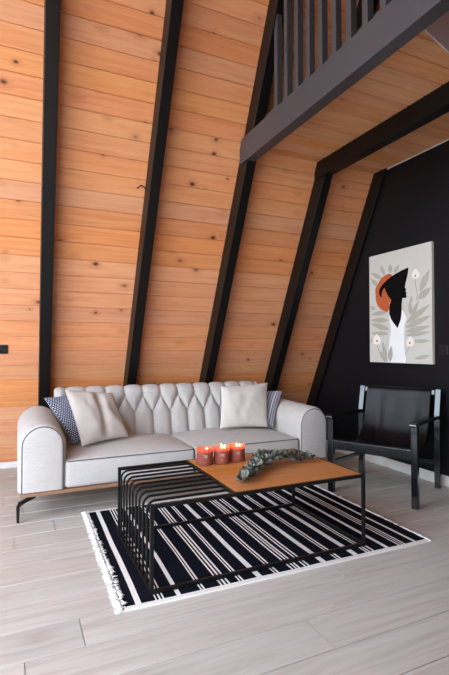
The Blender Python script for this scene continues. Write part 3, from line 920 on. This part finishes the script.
# ------------------------------------------------------------------ painting
ART = {
'sun': [(0.168,0.734),(0.21,0.771),(0.246,0.785),(0.284,0.795),(0.359,0.804),(0.411,0.782),(0.422,0.655),(0.394,0.559),(0.355,0.538),(0.355,0.558),(0.359,0.481),(0.314,0.458),(0.233,0.48),(0.164,0.513),(0.126,0.563),(0.115,0.608),(0.11,0.681),(0.128,0.706)],
'hat': [(0.667,0.825),(0.575,0.813),(0.449,0.789),(0.331,0.755),(0.25,0.72),(0.189,0.682),(0.175,0.647),(0.194,0.613),(0.235,0.593),(0.224,0.628),(0.244,0.663),(0.277,0.684),(0.298,0.644),(0.342,0.598),(0.389,0.563),(0.386,0.556),(0.36,0.523),(0.351,0.439),(0.392,0.381),(0.488,0.307),(0.536,0.375),(0.555,0.443),(0.558,0.511),(0.566,0.551),(0.571,0.568),(0.627,0.565),(0.637,0.581),(0.625,0.591),(0.638,0.61),(0.621,0.618),(0.629,0.645),(0.609,0.653),(0.615,0.68),(0.644,0.738),(0.662,0.783)],
'dress': [(0.346,0.453),(0.358,0.382),(0.377,0.283),(0.35,0.2),(0.338,0.116),(0.336,0.004),(0.611,0.004),(0.614,0.049),(0.594,0.143),(0.593,0.238),(0.599,0.332),(0.634,0.392),(0.582,0.455),(0.557,0.467),(0.546,0.388),(0.488,0.307),(0.392,0.381)],
'lily0': [(0.775,0.806),(0.813,0.781),(0.838,0.747),(0.819,0.72),(0.773,0.714),(0.727,0.727),(0.714,0.757),(0.737,0.784)],
'lily1': [(0.133,0.265),(0.18,0.24),(0.21,0.206),(0.187,0.174),(0.131,0.163),(0.075,0.172),(0.058,0.204),(0.087,0.236)],
'lily2': [(0.682,0.236),(0.721,0.215),(0.746,0.183),(0.727,0.154),(0.68,0.143),(0.633,0.151),(0.619,0.181),(0.643,0.21)],
'c0': [(0.76,0.75),(0.778,0.748),(0.781,0.734),(0.769,0.73),(0.758,0.737)],
'c1': [(0.126,0.208),(0.149,0.208),(0.151,0.193),(0.137,0.187),(0.123,0.193)],
'c2': [(0.669,0.185),(0.688,0.184),(0.69,0.171),(0.678,0.166),(0.666,0.171)],
'leaf0': [(0.224,0.77),(0.209,0.787),(0.19,0.801),(0.169,0.813),(0.145,0.823),(0.118,0.831),(0.089,0.838),(0.058,0.843),(0.026,0.849),(0.045,0.834),(0.065,0.819),(0.086,0.806),(0.108,0.794),(0.133,0.784),(0.16,0.777),(0.19,0.772)],
'leaf1': [(0.278,0.796),(0.284,0.81),(0.284,0.824),(0.28,0.837),(0.271,0.85),(0.258,0.862),(0.241,0.874),(0.223,0.886),(0.203,0.897),(0.203,0.883),(0.203,0.87),(0.206,0.856),(0.211,0.843),(0.221,0.83),(0.235,0.818),(0.254,0.806)],
'leaf2': [(0.38,0.806),(0.397,0.815),(0.407,0.825),(0.411,0.835),(0.41,0.845),(0.404,0.855),(0.394,0.866),(0.381,0.877),(0.368,0.888),(0.357,0.879),(0.348,0.869),(0.341,0.859),(0.338,0.849),(0.339,0.839),(0.347,0.829),(0.36,0.818)],
'leaf3': [(0.437,0.8),(0.458,0.803),(0.475,0.808),(0.489,0.815),(0.499,0.823),(0.507,0.832),(0.512,0.842),(0.516,0.853),(0.519,0.864),(0.502,0.86),(0.485,0.854),(0.47,0.849),(0.457,0.842),(0.447,0.834),(0.44,0.824),(0.436,0.813)],
'leaf4': [(0.162,0.709),(0.159,0.725),(0.151,0.739),(0.138,0.75),(0.122,0.761),(0.101,0.769),(0.078,0.776),(0.052,0.783),(0.025,0.789),(0.033,0.775),(0.042,0.761),(0.053,0.748),(0.067,0.736),(0.084,0.726),(0.105,0.718),(0.131,0.712)],
'leaf5': [(0.831,0.601),(0.869,0.617),(0.9,0.634),(0.924,0.654),(0.941,0.675),(0.954,0.699),(0.962,0.723),(0.968,0.749),(0.972,0.775),(0.942,0.758),(0.912,0.741),(0.885,0.723),(0.862,0.703),(0.845,0.681),(0.833,0.657),(0.828,0.631)],
'leaf6': [(0.796,0.539),(0.838,0.538),(0.873,0.542),(0.902,0.55),(0.926,0.56),(0.947,0.574),(0.963,0.591),(0.978,0.608),(0.991,0.627),(0.957,0.624),(0.923,0.62),(0.892,0.615),(0.863,0.607),(0.838,0.596),(0.819,0.581),(0.804,0.562)],
'leaf7': [(0.707,0.518),(0.717,0.526),(0.723,0.533),(0.725,0.541),(0.724,0.548),(0.72,0.556),(0.714,0.563),(0.707,0.571),(0.699,0.579),(0.693,0.571),(0.688,0.564),(0.684,0.556),(0.682,0.549),(0.684,0.541),(0.688,0.534),(0.696,0.526)],
'leaf8': [(0.689,0.416),(0.705,0.431),(0.714,0.447),(0.718,0.462),(0.718,0.478),(0.714,0.494),(0.707,0.51),(0.697,0.526),(0.687,0.543),(0.677,0.527),(0.668,0.512),(0.661,0.496),(0.658,0.481),(0.658,0.465),(0.663,0.449),(0.673,0.432)],
'leaf9': [(0.701,0.395),(0.73,0.409),(0.753,0.424),(0.772,0.44),(0.787,0.457),(0.798,0.475),(0.806,0.494),(0.813,0.514),(0.818,0.534),(0.795,0.52),(0.772,0.505),(0.751,0.49),(0.733,0.474),(0.719,0.456),(0.708,0.437),(0.702,0.417)],
'leaf10': [(0.617,0.345),(0.679,0.354),(0.734,0.366),(0.785,0.382),(0.831,0.4),(0.872,0.42),(0.911,0.443),(0.947,0.467),(0.982,0.491),(0.931,0.48),(0.879,0.469),(0.828,0.456),(0.779,0.441),(0.733,0.422),(0.69,0.401),(0.651,0.375)],
'leaf11': [(0.604,0.305),(0.665,0.305),(0.721,0.309),(0.773,0.318),(0.821,0.329),(0.866,0.344),(0.908,0.361),(0.948,0.379),(0.987,0.398),(0.936,0.395),(0.884,0.391),(0.833,0.385),(0.782,0.377),(0.734,0.365),(0.688,0.35),(0.644,0.33)],
'leaf12': [(0.603,0.271),(0.659,0.266),(0.711,0.264),(0.761,0.266),(0.809,0.272),(0.855,0.28),(0.9,0.29),(0.943,0.301),(0.986,0.313),(0.938,0.315),(0.889,0.317),(0.841,0.317),(0.792,0.315),(0.744,0.309),(0.696,0.301),(0.649,0.288)],
'leaf13': [(0.603,0.24),(0.655,0.233),(0.705,0.23),(0.754,0.23),(0.801,0.233),(0.847,0.238),(0.892,0.246),(0.935,0.254),(0.978,0.263),(0.933,0.267),(0.886,0.27),(0.839,0.271),(0.792,0.271),(0.745,0.268),(0.698,0.263),(0.65,0.254)],
'leaf14': [(0.721,0.189),(0.755,0.182),(0.789,0.177),(0.823,0.175),(0.856,0.175),(0.888,0.177),(0.92,0.181),(0.952,0.186),(0.984,0.191),(0.952,0.196),(0.92,0.2),(0.887,0.204),(0.855,0.205),(0.822,0.205),(0.788,0.203),(0.755,0.198)],
'leaf15': [(0.742,0.041),(0.775,0.036),(0.807,0.036),(0.837,0.037),(0.867,0.041),(0.895,0.047),(0.922,0.055),(0.949,0.064),(0.975,0.073),(0.945,0.075),(0.915,0.076),(0.885,0.075),(0.855,0.073),(0.826,0.069),(0.797,0.063),(0.769,0.053)],
'leaf16': [(0.327,0.461),(0.286,0.47),(0.247,0.474),(0.207,0.476),(0.168,0.475),(0.13,0.47),(0.092,0.464),(0.053,0.456),(0.015,0.448),(0.058,0.443),(0.1,0.438),(0.141,0.435),(0.181,0.435),(0.22,0.437),(0.257,0.441),(0.293,0.449)],
'leaf17': [(0.339,0.383),(0.3,0.396),(0.261,0.405),(0.221,0.41),(0.181,0.412),(0.14,0.411),(0.099,0.407),(0.057,0.402),(0.014,0.396),(0.056,0.386),(0.098,0.378),(0.14,0.371),(0.18,0.366),(0.221,0.365),(0.261,0.367),(0.3,0.373)],
'leaf18': [(0.351,0.298),(0.319,0.318),(0.284,0.334),(0.246,0.346),(0.205,0.355),(0.162,0.36),(0.116,0.364),(0.068,0.365),(0.02,0.366),(0.057,0.349),(0.095,0.333),(0.134,0.319),(0.174,0.307),(0.215,0.299),(0.258,0.295),(0.304,0.294)],
'leaf19': [(0.337,0.263),(0.299,0.274),(0.261,0.281),(0.222,0.285),(0.182,0.286),(0.142,0.285),(0.101,0.281),(0.06,0.276),(0.018,0.27),(0.06,0.262),(0.101,0.255),(0.141,0.25),(0.181,0.247),(0.221,0.246),(0.26,0.248),(0.299,0.254)],
'leaf20': [(0.186,0.101),(0.185,0.083),(0.19,0.067),(0.201,0.053),(0.216,0.041),(0.235,0.031),(0.257,0.022),(0.282,0.013),(0.307,0.005),(0.303,0.021),(0.297,0.036),(0.289,0.05),(0.278,0.064),(0.263,0.076),(0.243,0.086),(0.218,0.094)],
'leaf21': [(0.294,0.009),(0.306,0.035),(0.31,0.059),(0.309,0.083),(0.302,0.107),(0.291,0.13),(0.275,0.153),(0.257,0.175),(0.237,0.198),(0.232,0.173),(0.228,0.149),(0.226,0.124),(0.229,0.1),(0.236,0.076),(0.249,0.053),(0.268,0.031)],
'leaf22': [(0.36,0.004),(0.381,0.023),(0.395,0.042),(0.403,0.061),(0.406,0.08),(0.404,0.099),(0.398,0.118),(0.39,0.138),(0.38,0.158),(0.366,0.139),(0.352,0.12),(0.341,0.101),(0.334,0.082),(0.332,0.062),(0.335,0.043),(0.344,0.023)],
'leaf23': [(0.108,0.494),(0.106,0.506),(0.1,0.514),(0.092,0.521),(0.08,0.525),(0.067,0.528),(0.051,0.529),(0.034,0.529),(0.016,0.529),(0.021,0.52),(0.027,0.512),(0.035,0.504),(0.044,0.498),(0.056,0.494),(0.07,0.491),(0.087,0.492)],
'leaf24': [(0.075,0.195),(0.073,0.203),(0.068,0.209),(0.062,0.213),(0.054,0.215),(0.045,0.215),(0.034,0.214),(0.023,0.213),(0.012,0.211),(0.016,0.205),(0.021,0.199),(0.026,0.195),(0.033,0.191),(0.041,0.189),(0.05,0.189),(0.062,0.191)],
'stem0': [(0.762,0.716),(0.766,0.666),(0.792,0.585),(0.773,0.534),(0.782,0.533),(0.801,0.584),(0.775,0.665),(0.771,0.716)],
'stem1': [(0.131,0.161),(0.167,0.101),(0.261,0.009),(0.272,0.009),(0.178,0.101),(0.143,0.161)],
'stem2': [(0.668,0.143),(0.608,0.09),(0.577,0.005),(0.587,0.006),(0.617,0.09),(0.678,0.143)],
}

pt = empty('painting', (XW, 3.112, .98)); tag(pt, 'portrait canvas of a woman in a black hat among leaves', 'painting')
PW, PH, PD = .74, 1.03, .03
bm = B(); box(bm, -PD, -.001, -PW / 2, PW / 2, 0, PH, .002); obj('canvas', bm, plain('canvas_cream', rgb(206, 202, 194), .8, noise_bump=.1, bscale=500), pt)
AC = {'sun': rgb(190, 96, 58), 'hat': rgb(11, 9, 12), 'dress': rgb(240, 240, 240), 'lily': rgb(240, 232, 222), 'c': rgb(178, 70, 56), 'leaf': rgb(178, 173, 160), 'stem': rgb(160, 152, 138)}
AM = {k: plain('print_' + k, v, .85, spec=.1) for k, v in AC.items()}
order = ['leaf', 'stem', 'sun', 'dress', 'hat', 'lily', 'c']
bm = B(); mats = [AM[k] for k in order]
import re
for key, poly in ART.items():
    kind = re.sub(r'\d', '', key); li = order.index(kind)
    if key in ('leaf22', 'leaf21', 'leaf23'): li_off = .0022
    else: li_off = .0004 + .0003 * li
    if kind == 'leaf': li_off += .00001 * int(key[4:])
    x = -PD - li_off
    vs_ = [bm.verts.new((x, PW / 2 - a * PW, b * PH)) for a, b in poly]
    f = bm.faces.new(vs_); f.material_index = li; f.normal_update()
    bmesh.ops.triangulate(bm, faces=[f])
for f in bm.faces:
    f.normal_update()
    if f.normal.x > 0: f.normal_flip()
obj('print', bm, mats, pt)

# ------------------------------------------------------------------ daylight, camera
w = bpy.data.worlds.new('sky'); scene.world = w; w.use_nodes = True
nt = w.node_tree; nt.nodes.clear()
out = nt.nodes.new('ShaderNodeOutputWorld'); bg = nt.nodes.new('ShaderNodeBackground'); tc = nt.nodes.new('ShaderNodeTexCoord'); sp = nt.nodes.new('ShaderNodeSeparateXYZ'); rp = nt.nodes.new('ShaderNodeValToRGB')
nt.links.new(tc.outputs['Generated'], sp.inputs[0])
mr = nt.nodes.new('ShaderNodeMapRange'); mr.inputs[1].default_value = -1; mr.inputs[2].default_value = 1
nt.links.new(sp.outputs[2], mr.inputs[0]); nt.links.new(mr.outputs[0], rp.inputs[0])
e = rp.color_ramp.elements
e[0].position = .0; e[0].color = (.46, .46, .44, 1); e[1].position = 1; e[1].color = (.62, .80, 1.06, 1)
for p_, c_ in ((.47, (.52, .53, .52, 1)), (.52, (.87, .95, 1.04, 1)), (.7, (.77, .91, 1.08, 1))):
    q = e.new(p_); q.color = c_
nt.links.new(rp.outputs[0], bg.inputs[0]); bg.inputs[1].default_value = 5.3
nt.links.new(bg.outputs[0], out.inputs[0])

li = bpy.data.lights.new('gable_portal', 'AREA'); li.shape = 'RECTANGLE'; li.size = 6.3; li.size_y = 6.4
li.cycles.is_portal = True
lo = bpy.data.objects.new('gable_portal', li); COL.objects.link(lo); lo.location = (XG - .15, YR, 3.25); lo.rotation_euler = (0, R(-90), 0)

cam = bpy.data.cameras.new('camera'); cam.sensor_fit = 'HORIZONTAL'; cam.sensor_width = 36; cam.lens = 457 / 449 * 36; cam.clip_start = .05
li = bpy.data.lights.new('side_portal', 'AREA'); li.shape = 'RECTANGLE'; li.size = 2.75; li.size_y = S0
li.cycles.is_portal = True
lo = bpy.data.objects.new('side_portal', li); COL.objects.link(lo)
lo.matrix_world = roof_matrix(True) @ Matrix.Translation((1.9, S0 / 2, -.2)) @ Matrix.Rotation(PI, 4, 'X')
co = bpy.data.objects.new('camera', cam); COL.objects.link(co); co.location = (0, 0, 1.12); co.rotation_euler = (R(90 + 1.27), 0, R(-24.5))
scene.camera = co
scene.view_settings.view_transform = 'Standard'; scene.view_settings.look = 'None'; scene.view_settings.gamma = 1; scene.view_settings.use_curve_mapping = False
scene.view_settings.exposure = 1.12
scene.cycles.use_denoising = True
scene.cycles.max_bounces = 8; scene.cycles.diffuse_bounces = 6; scene.cycles.sample_clamp_indirect = 8
